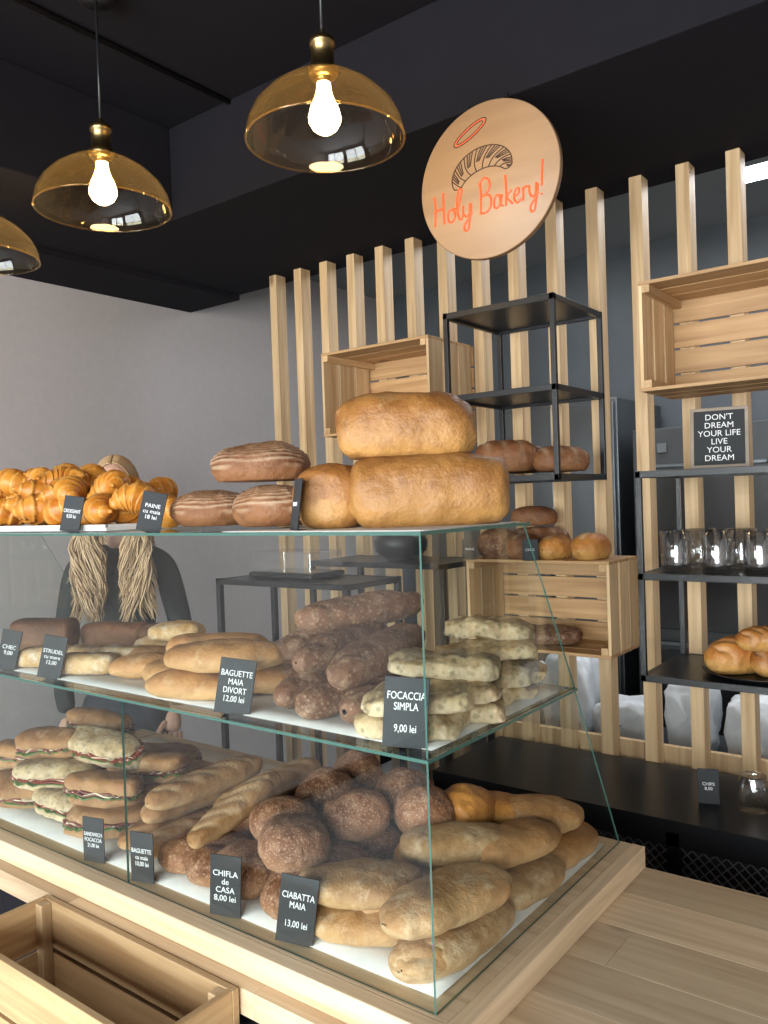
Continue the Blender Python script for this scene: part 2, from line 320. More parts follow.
m=MB(); m.box((-2.0,.90,ZT),(-1.35,1.13,ZT+.006)); m.box((-2.0,.90,ZT+.006),(-1.35,.905,ZT+.012)); m.box((-1.355,.90,ZT+.006),(-1.35,1.13,ZT+.012)); m.obj('serving_tray',WHITE,.001)
def label(x,y,z,w,h,txt,rz=25,tilt=-8,size=.012,ry=0):
    e=empty('chalkboard_price_label',(x,y,z)); e.rotation_euler=(math.radians(tilt),math.radians(ry),math.radians(rz))
    m=MB(); m.box((-w/2,0,0),(w/2,.003,h)); o=m.obj('board',CHALK,.0008,parent=e,center=False)
    m=MB(); m.box((-w*.3,.003,0),(w*.3,.018,.003)); m.box((-w*.3,.003,0),(w*.3,.006,h*.3)); m.obj('foot',BLACK,parent=e,center=False)
    text(txt,size,WHITE,e,(0,-.0005,h*.5),fitw=w*.86,fith=h*.84); return e
label(-1.435,.875,ZT,.042,.07,'CROISSANT\n8,50 lei',25,size=.010,ry=8); label(-1.185,.872,ZT,.042,.07,'PAINE\ncu maia\n18 lei',40,size=.010,ry=12); label(-.85,.885,ZT,.04,.078,'PAINE',-33,size=.009)
label(-1.70,.875,ZS,.045,.085,'CHEC\n9,00',30,size=.012,ry=10); label(-1.53,.875,ZS,.05,.085,'STRUDEL\ncu mere\n12,00',30,size=.011,ry=10)
label(-.99,.875,ZS,.060,.088,'BAGUETTE\nMAIA\nDIVORT\n12,00 lei',30,size=.0135,ry=8); label(-.648,.875,ZS,.062,.094,'FOCACCIA\nSIMPLA\n\n9,00 lei',25,size=.0145,ry=3)
label(-1.385,.870,Z0,.05,.085,'SANDWICH\nFOCACCIA\n21,00 lei',15,0,.0105); label(-1.235,.870,Z0,.05,.09,'BAGUETTE\ncu maia\n10,00 lei',15,0,.0115); label(-1.02,.872,Z0,.055,.1,'CHIFLA\nde\nCASA\n8,00 lei',22,0,.0135,ry=3); label(-.868,.874,Z0,.060,.105,'CIABATTA\nMAIA\n\n13,00 lei',25,0,.0145,ry=8)
dg=('diag',3.2,.8,.11,.004,.6)
def rye(p0,p1,w=.072,h=.064): loaf('rye_bread',p0,p1,w,h,RYE,p=2.6,flat=.38,amp=.006,score=dg,nu=60)
zb1=ZS+.026
rye((-.775,.905,zb1),(-.79,1.17,zb1)); rye((-.855,.895,zb1),(-.865,1.15,zb1)); rye((-.93,.92,zb1),(-.95,1.2,zb1)); rye((-1.005,1.0,zb1),(-1.02,1.25,zb1))
rye((-.80,.905,zb1+.045),(-.85,1.2,zb1+.065),.078,.07); rye((-1.0,.99,zb1+.052),(-.97,1.25,zb1+.052)); rye((-.895,.93,zb1+.056),(-.92,1.2,zb1+.062)); rye((-.975,1.02,zb1+.103),(-.89,1.27,zb1+.112),.075,.066)
def cia(c,a,L=.2,W=.085,H=.05,mat=CIAB,**k): cl('ciabatta',c,a,L,W,H,mat,p=3.0,flat=.38,amp=.007,ns=10,**k)
cia((-1.135,.925,ZS+.02),20,.2,.08); cia((-1.08,.995,ZS+.022),30,.2); cia((-1.23,.99,ZS+.02),25,.18); cia((-1.09,.955,ZS+.07),22,.23,.10,.058,tilt=2); cia((-1.26,1.07,ZS+.02),40); cia((-1.15,1.09,ZS+.022),30); cia((-1.21,1.04,ZS+.065),30,.2,.09,.05)
cia((-1.37,.98,ZS+.02),35,.13,.08); cia((-1.42,1.06,ZS+.02),35,.13,.08)
def cake(c,a,L,W,H): cl('loaf_cake',c,a,L,W,H,CAKE,p=6,q=.6,flat=.42,amp=.003)
cake((-1.86,1.06,ZS+.036),35,.15,.085,.08); cake((-1.74,1.18,ZS+.028),20,.17,.08,.06); cake((-1.60,1.22,ZS+.028),15,.13,.07,.055)
STRU=crust('strudel_pastry',(.50,.28,.10),(.70,.48,.25),flour=.7,flourc=(.85,.80,.72),sc=(.25,.08,.05))
for c,a in(((-1.50,.95,ZS+.02),30),((-1.57,1.01,ZS+.02),30),((-1.48,1.03,ZS+.022),35),((-1.66,.95,ZS+.02),30)): cl('strudel_slice',c,a,.12,.07,.045,STRU,p=5,q=.7,flat=.4,score=('long',.8,.004))
for c,a in(((-1.52,1.15,ZS+.022),25),((-1.42,1.16,ZS+.022),30),((-1.46,1.14,ZS+.058),30)): cl('puff_pastry',c,a,.12,.075,.045,STRU,p=4,flat=.4,amp=.006)
def foc(c,a,L=.17,W=.118,H=.031,**k): cl('focaccia',c,a,L,W,H,FOC,p=4.6,q=.5,flat=.44,amp=.011,ns=17,nu=60,nv=48,taper=random.uniform(-.12,.12),**k)
zf=ZS+.014
foc((-.69,.955,zf),20,.15); foc((-.69,.965,zf+.03),30,.16,tilt=3); foc((-.69,1.045,zf),35); foc((-.685,1.05,zf+.031),10); foc((-.70,1.06,zf+.062),30,tilt=-3)
foc((-.69,1.17,zf),40); foc((-.70,1.17,zf+.031),15); foc((-.695,1.18,zf+.062),35,tilt=3); foc((-.70,1.25,zf+.015),20,.15,.1); foc((-.72,1.235,zf+.09),30,.15,.09,tilt=-4)
def roll(x,y,z,r=.06,mat=ROLLM): cl('round_bread_roll',(x,y,z),random.uniform(0,180),r*2.05,r*2*random.uniform(.92,1.04),r*1.5,mat,p=2.1,q=1,flat=.36,amp=.007,ns=16,nu=52,nv=40)
zr0=Z0+.034; zr1=Z0+.10
for X,Y in((-.93,.945),(-.92,1.045),(-.94,1.16),(-1.06,.955),(-1.05,1.08),(-1.08,1.21),(-.95,1.28),(-1.19,1.12),(-1.20,1.25)): roll(X,Y,zr0,.058)
for X,Y in((-.955,.97),(-1.04,1.03),(-.94,1.12),(-1.06,1.17),(-.93,1.25),(-1.08,1.29),(-.85,1.2)): roll(X,Y,zr1,.06)
for X,Y in((-1.14,.94),(-1.17,1.0),(-1.22,.95)): roll(X,Y,zr0-.006,.045)
roll(-.80,1.27,zr1-.005,.055,GOLD); roll(-.82,1.15,zr0,.055,GOLD); roll(-.84,1.31,zr0,.055,GOLD); roll(-1.27,1.33,zr0,.05)
def bag(p0,p1,w=.064): loaf('baguette',p0,p1,w,w*.85,BAG,p=3,flat=.4,amp=.005,score=('diag',3,.9,.16,.0035,.7),nu=60)
bag((-1.285,.92,Z0+.115),(-1.26,1.19,Z0+.125)); bag((-1.13,.895,Z0+.085),(-1.12,1.10,Z0+.15),.06); bag((-1.30,.9,Z0+.03),(-1.27,1.2,Z0+.03)); bag((-1.22,1.03,Z0+.08),(-1.2,1.3,Z0+.10)); bag((-1.34,.95,Z0+.07),(-1.33,1.25,Z0+.075)); bag((-1.35,.9,Z0+.028),(-1.37,1.2,Z0+.028))
def cb(c,a,L,W=.1,H=.058,mat=CIABP,**k): cl('ciabatta',c,a,L,W,H,mat,p=2.6,flat=.36,amp=.009,ns=9,nu=52,nv=36,taper=random.uniform(-.12,.12),**k)
cb((-.80,.95,Z0+.022),20,.2,.10); cb((-.815,.965,Z0+.072),32,.195,.108,.055); cb((-.83,1.05,Z0+.022),30,.18); cb((-.665,.925,Z0+.02),80,.10,.09,.05)
cb((-.658,1.0,Z0+.024),86,.25,.105); cb((-.668,.99,Z0+.078),76,.235,.112,.055); cb((-.755,1.05,Z0+.04),70,.22,.09); cb((-.658,1.2,Z0+.024),80,.2,.105); cb((-.745,1.15,Z0+.085),40,.2,.10,.055)
cb((-.658,1.36,Z0+.024),85,.2,.105,.055,CIAB); cb((-.67,1.22,Z0+.078),72,.18,.105,.055,CIAB); cb((-.69,1.36,Z0+.075),30,.15,.11,.06,CIAB); cb((-.78,1.38,Z0+.03),30,.2,.1,.055,CIAB); cb((-.76,1.25,Z0+.03),40,.2,.09); cb((-.76,1.33,Z0+.08),25,.17,.10,.05,GOLD)
LET=plain('lettuce',(.08,.15,.03),.5); HAM=plain('salami',(.20,.055,.04),.45); CHE=plain('mozzarella',(.66,.58,.42),.4); TOM=plain('tomato',(.26,.045,.025),.35)
def sandwich(c,a,L=.19,W=.075,tilt=0,roll=0,seed=0,kind=0):
    m=MB(); rs=random.Random(seed)
    for k,(z,h) in enumerate(((0,.026),(.029,.030))):
        vs,fs,sc,lo=loafgeo(L*(1 if k==0 else .97),W,h*1.3,p=3.6,q=.8,flat=.3 if k else .4,amp=.009,ns=12,seed=seed+k,nu=36,nv=26,taper=rs.uniform(-.15,.15)); R_=Matrix.Rotation(rs.uniform(-.05,.10)*k,4,'X')
        m.add([R_@v+Vector((0,-.004*k,z)) for v in vs],fs,0,lo=lo,smooth=True)
    for li,(mi,off,zz) in enumerate(((1,.007,.012),(2,.005,.016),(3,.003,.019),(2,.005,.021))):
        n=60; vs=[];fs=[]; c0=Vector((0,0,zz))
        for i in range(n):
            b=2*math.pi*i/n; rx=L/2+off*.3; ry=W/2+off; wv=.004*math.sin(i*(1.3+li*.4)+seed+li)+rs.uniform(-.004,.003)
            vs.append(Vector((rx*math.copysign(abs(math.cos(b))**.6,math.cos(b)),(ry+wv)*math.copysign(abs(math.sin(b))**.8,math.sin(b)),zz+rs.uniform(-.006,.003)-.002)))
        vs.append(c0); vs2=[v+Vector((0,0,.0025)) for v in vs]; k=n+1
        fs=[(i,(i+1)%n,n)[::-1] for i in range(n)]+[(k+i,k+(i+1)%n,k+n) for i in range(n)]+[(i,(i+1)%n,k+(i+1)%n,k+i) for i in range(n)]
        m.add(vs+vs2,fs,mi)
    o=m.obj('sandwich',[BAG if kind==0 else FOC,LET,HAM if kind==0 else TOM,CHE],center=False); o.location=c; o.rotation_euler=(math.radians(roll),math.radians(-tilt),math.radians(a)); return o
k=0
for layer,zz in enumerate((.018,.072,.125)):
    for (X,Y) in (((-1.47,.96),(-1.47,1.08),(-1.62,.965),(-1.64,1.12),(-1.80,.965),(-1.83,1.12),(-1.5,1.24),(-1.70,1.28),(-1.93,.97)) if layer==0 else ((-1.50,.97),(-1.53,1.1),(-1.68,.97),(-1.70,1.13),(-1.86,1.0)) if layer==1 else ((-1.60,1.05),(-1.74,1.0),(-1.78,1.15))):
        k+=1; sandwich((X,Y,Z0+zz),random.uniform(0,45),random.uniform(.16,.185),.076,random.uniform(-5,5),random.uniform(-10,24),k*3.3,1 if k%3==0 else 0)
# ---------------------------------------------------------------- crates
def crate_wall(name,xa,xb,ya,yb_,za,zb_,nb=4,mat=CRX):
    m=MB(); t=.009; h=zb_-za; ph=(h)/nb
    for i in range(nb): m.box((xa,yb_-t,za+ph*i+.003),(xb,yb_,za+ph*(i+1)-.003))
    d=(yb_-ya-t)/3
    for i in range(3):
        m.box((xa,ya+d*i,za),(xb,ya+d*(i+1)-.008,za+t)); m.box((xa,ya+d*i,zb_-t),(xb,ya+d*(i+1)-.008,zb_))
    for X in(xa,xb-t):
        for i in range(3): m.box((X,ya+d*i+.002,za+t),(X+t,ya+d*(i+1)-.010,zb_-t),1)
    for X in(xa+t,xb-t-.02):
        for Zz in(za+t,zb_-t-.02): m.box((X,ya,Zz),(X+.02,yb_-t,Zz+.02),2)
    return m.obj(name,[mat,PZ,PY],.0012)
crate_wall('wooden_crate',-1.82,-1.385,2.06,2.329,1.77,2.05)
crate_wall('wooden_crate',-.735,-.24,2.06,2.329,1.805,2.085)
crate_wall('wooden_crate',-1.30,-.85,2.10,2.329,1.10,1.365)
def crate_open(name,xa,xb,ya,yb_,za,zb_,nb=3):
    m=MB(); t=.012; h=(zb_-za)/nb
    for Y in(ya,yb_-t):
        for i in range(nb): m.box((xa,Y,za+h*i+.004),(xb,Y+t,za+h*(i+1)-.004))
    for X in(xa+.001,xb-t-.001):
        for i in range(nb): m.box((X,ya+t,za+h*i+.004),(X+t,yb_-t,za+h*(i+1)-.004),1)
    d=(yb_-ya)/3
    for i in range(3): m.box((xa+t,ya+t+.001+(d-.008)*i,za+.006),(xb-t,ya+t+(d-.008)*(i+1)-.004,za+.014))
    for X in(xa+t,xb-t-.02):
        for Y in(ya+t,yb_-t-.02): m.box((X,Y,za+.014),(X+.02,Y+.02,zb_-.006),2)
    return m.obj(name,[PX,PY,PZ],.0015)
for i in range(3): crate_open('wooden_crate',-1.42,-.905,.63,.795,.283*i,.283*(i+1)-.001)
# ---------------------------------------------------------------- black metal shelves
def shelfunit(name,xa,xb,ya,yb_,levels,ztop,zbot,p=.014,mat=BLACK):
    m=MB()
    for X in(xa,xb-p):
        for Y in(ya,yb_-p): m.box((X,Y,zbot),(X+p,Y+p,ztop))
    for z in levels:
        m.box((xa+p*.3,ya+p*.3,z-.008),(xb-p*.3,yb_-p*.3,z))
        m.box((xa,ya,z-.016),(xb,ya+p*.9,z+.001)); m.box((xa,yb_-p*.9,z-.016),(xb,yb_,z+.001)); m.box((xa,ya,z-.016),(xa+p*.9,yb_,z+.001)); m.box((xb-p*.9,ya,z-.016),(xb,yb_,z+.001))
    return m.obj(name,mat,.001)
shelfunit('metal_wall_shelf',-1.29,-.94,2.0,2.329,(1.605,1.845,2.085),2.087,1.589)
shelfunit('metal_wall_shelf',-.735,-.20,2.0,2.329,(1.09,1.345,1.60),1.602,1.074)
shelfunit('metal_side_table',-2.02,-1.47,1.74,2.0,(.5,1.0,1.315),1.317,0,.018)
shelfunit('metal_side_table',-1.90,-1.35,2.05,2.328,(.5,1.0,1.35),1.352,0,.018)
cl('rye_bread',(-1.16,2.12,1.660),25,.19,.14,.115,SOUR,score=('diag',2,.6,.15,.003,.7)); cl('rye_bread',(-1.0,2.14,1.645),30,.16,.11,.085,SOUR,score=('diag',2,.6,.15,.003,.8)); cl('rye_bread',(-1.17,2.25,1.655),20,.15,.1,.1,SOUR)
for X,s,mt in((-1.225,.075,RYE),(-1.14,.06,SOUR),(-1.035,.058,GOLD),(-.93,.062,GOLD)): cl('bread_bun',(X,2.17,1.365+s*.5),80,.13,s*1.5,s*1.4,mt,p=2.3,flat=.37,score=('long',.7,.004))
cl('rye_bread',(-1.14,2.26,1.41),20,.2,.09,.09,SOUR,score=('diag',2,.8,.15,.003,.6)); cl('rye_bread',(-1.15,2.26,1.483),20,.14,.08,.07,SOUR)
cl('sourdough_loaf',(-1.08,2.19,1.135),25,.2,.12,.06,RYE,score=('rings',30,.6))
label(-1.27,2.075,1.366,.045,.06,'PAINE',25,size=.01); label(-1.07,2.075,1.366,.045,.06,'CHEC',25,size=.01)
m=MB(); m.lathe([(0,0),(.10,0),(.135,.012),(.137,.014),(.10,.004),(0,.004)],(-.48,2.13,1.0915)); m.obj('black_plate',BLACK)
cl('braided_bread',(-.53,2.13,1.135),55,.19,.11,.10,GOLD,score=('diag',2.6,1.1,.16,.010,.3),p=2.3,flat=.38,nu=70); cl('braided_bread',(-.42,2.12,1.130),20,.17,.10,.09,GOLD,score=('diag',2.6,1.1,.16,.010,.3),p=2.3,flat=.38,nu=70); cl('braided_bread',(-.47,2.10,1.185),40,.13,.08,.065,GOLD,score=('diag',2.6,1.1,.16,.008,.3),p=2.3,flat=.38,nu=70)
e=empty('framed_motto_sign',(-.558,2.1,1.6015)); e.rotation_euler=(math.radians(-12),0,math.radians(12))
FRM=plain('frame_taupe',(.30,.24,.19),.4,bs=20,var=.2)
m=MB(); m.box((-.068,0,0),(.068,.012,.157)); m.obj('frame',FRM,.002,e,False); m=MB(); m.box((-.059,-.001,.009),(.059,.001,.148)); m.obj('panel',CHALK,0,e,False)
text("DON'T\nDREAM\nYOUR LIFE\nLIVE\nYOUR\nDREAM",.024,WHITE,e,(0,-.0016,.078),fitw=.098,fith=.12)
def mug(x,y,z):
    m=MB(); m.lathe([(0,.006),(.030,.006),(.033,.02),(.036,.10),(.0375,.102),(.039,.10),(.037,.02),(.034,0),(0,0)],(x,y,z),n=28)
    m.tube([(x+.030,y-.022,z+.08),(x+.050,y-.037,z+.085),(x+.057,y-.042,z+.05),(x+.047,y-.036,z+.025),(x+.029,y-.021,z+.02)],.0045); m.obj('glass_mug',CLEAR)
for i in range(5):
    mug(-.66+.098*i,2.07,1.3465); mug(-.63+.098*i,2.18,1.3465)
# ---------------------------------------------------------------- back counter with mesh front
m=MB(); m.box((-1.33,1.93,.735),(.75,2.325,.765)); m.box((-1.31,1.99,.0),(.73,2.32,.735),1)
m.box((-1.33,1.935,.70),(.75,1.96,.735)); m.box((-1.33,1.935,.04),(.75,1.96,.09))
for X in(-1.33,-.66,.02,.725): m.box((X,1.935,0),(X+.03,1.96,.735))
MH=MB(); s=.026; X=-1.3-.61
while X<.73:
    for sg in(1,-1):
        xs,xe=X,X+.61; za,ze=(.09,.70) if sg==1 else (.70,.09)
        if xs<-1.3: za=za+sg*(-1.3-xs); xs=-1.3
        if xe>.73: ze=ze-sg*(xe-.73); xe=.73
        MH.tube([(xs,1.95,za),(xe,1.95,ze)],.002,4)
    X+=s
GRID=plain('black_mesh',(.16,.16,.175),.4); INN=plain('cabinet_inside',(.05,.05,.058),.7)
m.add(MH.v,MH.f,2); m.obj('black_sideboard_cabinet',[BLACK,INN,GRID])
m=MB(); m.lathe([(0,0),(.035,0),(.035,.07),(.03,.08),(.03,.085),(.027,.085),(.032,.07),(.032,.004),(0,.004)],(-.50,2.1,.7655),28); m.obj('glass_jar',CLEAR)
label(-.60,2.08,.7655,.05,.085,'CHIPS\n8,00',20,size=.011)
m=MB(); m.box((-1.93,1.80,1.3175),(-1.66,1.96,1.335),1); m.box((-1.925,1.805,1.3355),(-1.665,1.955,1.40)); m.obj('pastry_storage_box',[CLEAR,BLACK],.004)
m=MB(); m.lathe([(0,0),(.05,0),(.085,.03),(.09,.06),(.075,.09),(.05,.095),(.045,.09),(.07,.06),(0,.01)],(-1.60,2.18,1.3525),32); m.obj('black_bowl',BLACK)
# ---------------------------------------------------------------- back room
m=MB(); m.box((-1.85,3.3,0),(-1.28,3.85,1.95)); m.box((-1.84,3.28,.1),(-1.57,3.3,1.93)); m.box((-1.56,3.28,.1),(-1.29,3.3,1.93)); m.box((-1.59,3.25,.8),(-1.58,3.27,1.3)); m.box((-1.55,3.25,.8),(-1.54,3.27,1.3)); m.obj('steel_fridge',STEEL,.004)
m=MB(); m.box((-1.20,3.25,0),(-.62,3.85,1.80),0); m.box((-1.17,3.235,1.0),(-.65,3.25,1.62),1); m.box((-1.17,3.235,.30),(-.65,3.25,.92),1); m.box((-1.14,3.20,1.64),(-.68,3.215,1.655),2); m.box((-1.14,3.2,1.64),(-1.13,3.25,1.655),2); m.box((-.69,3.2,1.64),(-.68,3.25,1.655),2); m.box((-1.14,3.20,.94),(-.68,3.215,.955),2); m.box((-1.14,3.2,.94),(-1.13,3.25,.955),2); m.box((-.69,3.2,.94),(-.68,3.25,.955),2)
for i in range(3): m.box((-1.1+.15*i,3.24,1.70),(-1.06+.15*i,3.25,1.74),2)
m.obj('baking_oven',[plain('oven_grey',(.045,.05,.056),.4),BLACK,STEEL],.003)
m=MB(); m.box((-1.7,2.6,.62),(.6,3.05,.66))
for X in(-1.68,.56):
    for Y in(2.62,3.01): m.box((X,Y,0),(X+.03,Y+.03,.62))
m.obj('work_table',STEEL,.002)
BAGM=plain('white_plastic',(.62,.65,.68),.35,bump=.8,bs=14,var=.12)
rs=random.Random(5)
for i in range(9):
    x_=-1.52+.22*i; h=rs.uniform(.16,.32); cl('flour_bag',(x_,2.8+rs.uniform(-.05,.05),.66+h*.46),90,.16,rs.uniform(.15,.19),h,BAGM,p=7,q=.5,flat=.44,amp=.018,ns=14)
m=MB(); m.box((-.58,3.3,1.02),(.8,3.6,1.05)); m.box((-.58,3.3,1.40),(.8,3.6,1.43)); m.box((-.58,3.3,0),(-.55,3.6,1.43)); m.box((.77,3.3,0),(.8,3.6,1.43)); m.obj('storage_shelf',BACKW)
cols=[(.32,.2,.28),(.5,.52,.55),(.16,.2,.28),(.45,.41,.33)]
for i in range(4):
    w=rs.uniform(.14,.2); X=-.53+.29*i; single('storage_box',(X,3.33,1.051),(X+w,3.5,1.051+rs.uniform(.12,.25)),plain('box%d'%i,cols[i],.6),.004)
TUBE=plain('tube_light',(.9,.95,1),.5,emit=(.85,.93,1.0),es=12)
m=MB(); m.box((-.64,2.62,2.475),(.6,2.66,2.51)); m.box((-.5,2.635,2.51),(-.49,2.645,2.75),1); m.box((.4,2.635,2.51),(.41,2.645,2.75),1); m.obj('fluorescent_light',[TUBE,BLACK],.002)
# ---------------------------------------------------------------- pendant lamps
BULB=plain('bulb_glow',(1,.8,.5),.5,emit=(1.0,.68,.30),es=50)
for (x,y) in((-1.02,1.19),(-1.64,1.12),(-2.20,1.11)):
    e=empty('pendant_lamp',(x,y,2.25))
    m=MB(); m.lathe([(.151,-.008),(.1515,0),(.147,.022),(.134,.048),(.108,.075),(.074,.098),(.045,.108),(.028,.114),(.026,.122)],n=64); m.obj('glass_shade',AMBER,0,e,False)
    m=MB(); m.tube([(.151*math.cos(a*math.pi/32),.151*math.sin(a*math.pi/32),-.008) for a in range(65)],.0022,8); m.obj('shade_rim',AMBER,0,e,False)
    m=MB(); m.lathe([(0,.11),(.024,.11),(.028,.118),(.028,.128),(.022,.132),(.022,.17),(.025,.172),(.025,.182),(.012,.19),(.006,.20),(0,.20)],n=32); m.lathe([(0,.100),(.015,.100),(.016,.11)],n=24); m.obj('brass_socket',BRASS,0,e,False)
    m=MB(); m.lathe([(0,.004),(.012,.006),(.023,.014),(.030,.026),(.031,.036),(.027,.052),(.019,.070),(.014,.086),(.013,.102)],n=32); m.obj('light_bulb',BULB,0,e,False)
    m=MB(); m.tube([(0,0,.19),(0,0,ZC-2.25-.02)],.003); m.lathe([(0,ZC-2.25-.03),(.04,ZC-2.25-.03),(.04,ZC-2.25)],n=24); m.obj('cord',BLACK,0,e,False)
# ---------------------------------------------------------------- round sign
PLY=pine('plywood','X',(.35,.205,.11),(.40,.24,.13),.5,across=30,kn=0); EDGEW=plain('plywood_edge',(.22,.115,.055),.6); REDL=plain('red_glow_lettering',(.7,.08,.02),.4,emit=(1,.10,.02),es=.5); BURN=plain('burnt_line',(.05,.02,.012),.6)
R_=.178; e=empty('round_bakery_sign',(-.93,1.655,2.277)); e.rotation_euler=(0,0,math.radians(2))
m=MB(); M=Matrix.Rotation(math.pi/2,4,'X')
m.lathe([(0,.008),(R_-.002,.008),(R_,.006),(R_,-.006),(R_-.002,-.008),(0,-.008)],n=96,M=M); m.obj('disc',PLY,0,e,False)
m=MB(); m.lathe([(R_+.0004,.006),(R_+.0006,-.006)],n=96,M=M); m.obj('disc_edge',EDGEW,0,e,False)
m=MB()
for X in(-.05,.05): m.tube([(X,.004,.16),(X,.012,.19)],.0015)
m.obj('hanging_wires',BLACK,0,e,False)
def strokes(name,sts,mat,r,ox,oz,s,shear=0,rot=0,y=-.0085,sz=1):
    c=bpy.data.curves.new(name,'CURVE'); c.dimensions='3D'; c.bevel_depth=r; c.bevel_resolution=1; c.resolution_u=6; c.materials.append(mat)
    for st in sts:
        sp=c.splines.new('BEZIER'); sp.bezier_points.add(len(st)-1)
        for p,(a,b) in zip(sp.bezier_points,st):
            X=(a+b*shear)*s; Zz=b*s*sz; p.co=(ox+X*math.cos(rot)-Zz*math.sin(rot),y,oz+X*math.sin(rot)+Zz*math.cos(rot)); p.handle_left_type=p.handle_right_type='AUTO'
    o=bpy.data.objects.new(name,c); link(o); o.parent=e
letters=[[(0,2.4),(.1,1.2),(0,0)],[(1.0,2.5),(1.0,1.2),(1.05,0)],[(-.1,1.1),(.5,1.25),(1.1,1.2)],
 [(2.0,1.0),(1.6,.9),(1.45,.45),(1.75,0),(2.15,.2),(2.2,.7),(2.0,1.0),(2.35,.9)],
 [(2.4,.4),(2.8,1.5),(2.85,2.4),(2.6,2.0),(2.6,.4),(2.85,0),(3.1,.3)],
 [(3.15,1.0),(3.2,.3),(3.55,.1),(3.85,.9),(3.9,1.0),(3.8,-.3),(3.4,-1.0),(3.2,-.7),(3.7,-.1),(4.1,.3)],
 [(5.0,2.4),(5.05,1.2),(5.0,0)],[(4.8,2.2),(5.5,2.6),(6.0,2.1),(5.6,1.4),(5.1,1.3)],[(5.1,1.3),(5.9,1.2),(6.1,.6),(5.7,0),(4.9,0)],
 [(7.1,.9),(6.7,1.0),(6.4,.5),(6.6,.05),(7.0,.3),(7.1,.95),(7.1,.2),(7.35,.05)],
 [(7.6,2.3),(7.65,1.1),(7.6,0)],[(8.2,1.1),(7.7,.6),(8.0,.3),(8.3,0)],
 [(8.45,.5),(8.9,.7),(8.85,1.05),(8.5,.8),(8.5,.2),(8.8,0),(9.1,.2)],
 [(9.3,1.0),(9.35,.6),(9.3,0)],[(9.33,.6),(9.55,1.0),(9.8,.95)],
 [(9.95,1.0),(10.0,.35),(10.3,.1),(10.6,.9),(10.65,1.0),(10.55,-.3),(10.2,-1.0),(10.0,-.7),(10.45,-.1),(10.8,.3)],
 [(11.3,2.6),(11.2,1.6),(11.15,.7)],[(11.1,.15),(11.12,.05)]]
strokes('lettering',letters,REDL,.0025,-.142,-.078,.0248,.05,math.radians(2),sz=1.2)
# croissant outline: fat crescent with wrapped segments
def cp(t,v):   # t along crescent -1..1, v across 0 (inner) .. 1 (outer)
    a=math.radians(90-t*78); ri=1.05; w=.95*math.cos(t*1.45)**.8+.10; r=ri+(v-.35)*w
    return (r*math.cos(a)*1.25, r*math.sin(a)*.95-.75)
cro=[[cp(-1+2*i/20,1) for i in range(21)]+[cp(1-2*i/20,0) for i in range(21)]+[cp(-1,1)]]
for t0 in(-.86,-.62,-.36,-.1,.16,.42,.66,.88):
    cro.append([cp(t0+.10,1.03),cp(t0+.02,.7),cp(t0-.06,.35),cp(t0-.10,0)])
    for dd in(.06,.11,.16): cro.append([cp(min(1,t0+.10+dd),.97),cp(min(1,t0+.03+dd),.7),cp(t0-.03+dd*.7,.42)])
strokes('croissant_drawing',cro,BURN,.0013,-.015,.032,.050,0,math.radians(8))
ring=lambda A,B:[(math.cos(t_*math.pi/8)*A,math.sin(t_*math.pi/8)*B) for t_ in range(17)]
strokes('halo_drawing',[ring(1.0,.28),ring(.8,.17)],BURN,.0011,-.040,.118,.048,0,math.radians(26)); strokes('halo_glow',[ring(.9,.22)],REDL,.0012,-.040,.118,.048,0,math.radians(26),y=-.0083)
# ---------------------------------------------------------------- woman
SKIN=plain('skin',(.60,.36,.26),.5); JACK=plain('dark_jacket',(.016,.021,.02),.8,bump=.4,bs=80); TROU=plain('trousers',(.03,.035,.05),.8); HAIR=hairmat(); EYE=plain('eye',(.05,.04,.04),.2); LIP=plain('lips',(.45,.14,.12),.4); SHOE=plain('shoes',(.02,.02,.02),.5)
w=empty('woman',(-2.50,1.72,0)); w.rotation_euler=(0,0,math.radians(46))
def skin(name,vs,es,mat,sub=2,root=0):
    me=bpy.data.meshes.new(name); me.from_pydata([v[0] for v in vs],es,[]); me.materials.append(mat); o=bpy.data.objects.new(name,me); link(o); o.parent=w
    bpy.context.view_layer.objects.active=o
    sm=o.modifiers.new('skin','SKIN'); sm.use_smooth_shade=True
    for i,v in enumerate(vs):
        r=v[1]; d=me.skin_vertices[0].data[i]; d.radius=(r,r) if not isinstance(r,tuple) else r; d.use_root=(i==root)
    s_=o.modifiers.new('sub','SUBSURF'); s_.levels=sub; s_.render_levels=sub; return o
V=[((0,0,.92),(.14,.10)),((0,0,1.08),(.115,.09)),((0,0,1.25),(.135,.095)),((0,.01,1.37),(.11,.075)),((0,.01,1.44),(.055,.055))]
E_=[(0,1),(1,2),(2,3),(3,4)]
for s_ in(-1,1):
    b=len(V); V+=[((s_*.15,.01,1.36),.052),((s_*.20,.03,1.12),.045),((s_*.20,-.04,.93),.036),((s_*.18,-.09,.86),.031)]; E_+=[(3,b),(b,b+1),(b+1,b+2),(b+2,b+3)]
skin('jacket',V,E_,JACK)
V=[((0,0,.95),(.14,.10)),((0,0,.88),(.14,.10))];E_=[(0,1)]
for s_ in(-1,1):
    b=len(V); V+=[((s_*.085,0,.80),.085),((s_*.09,-.01,.48),.058),((s_*.09,.01,.12),.045)]; E_+=[(1,b),(b,b+1),(b+1,b+2)]
skin('trousers',V,E_,TROU)
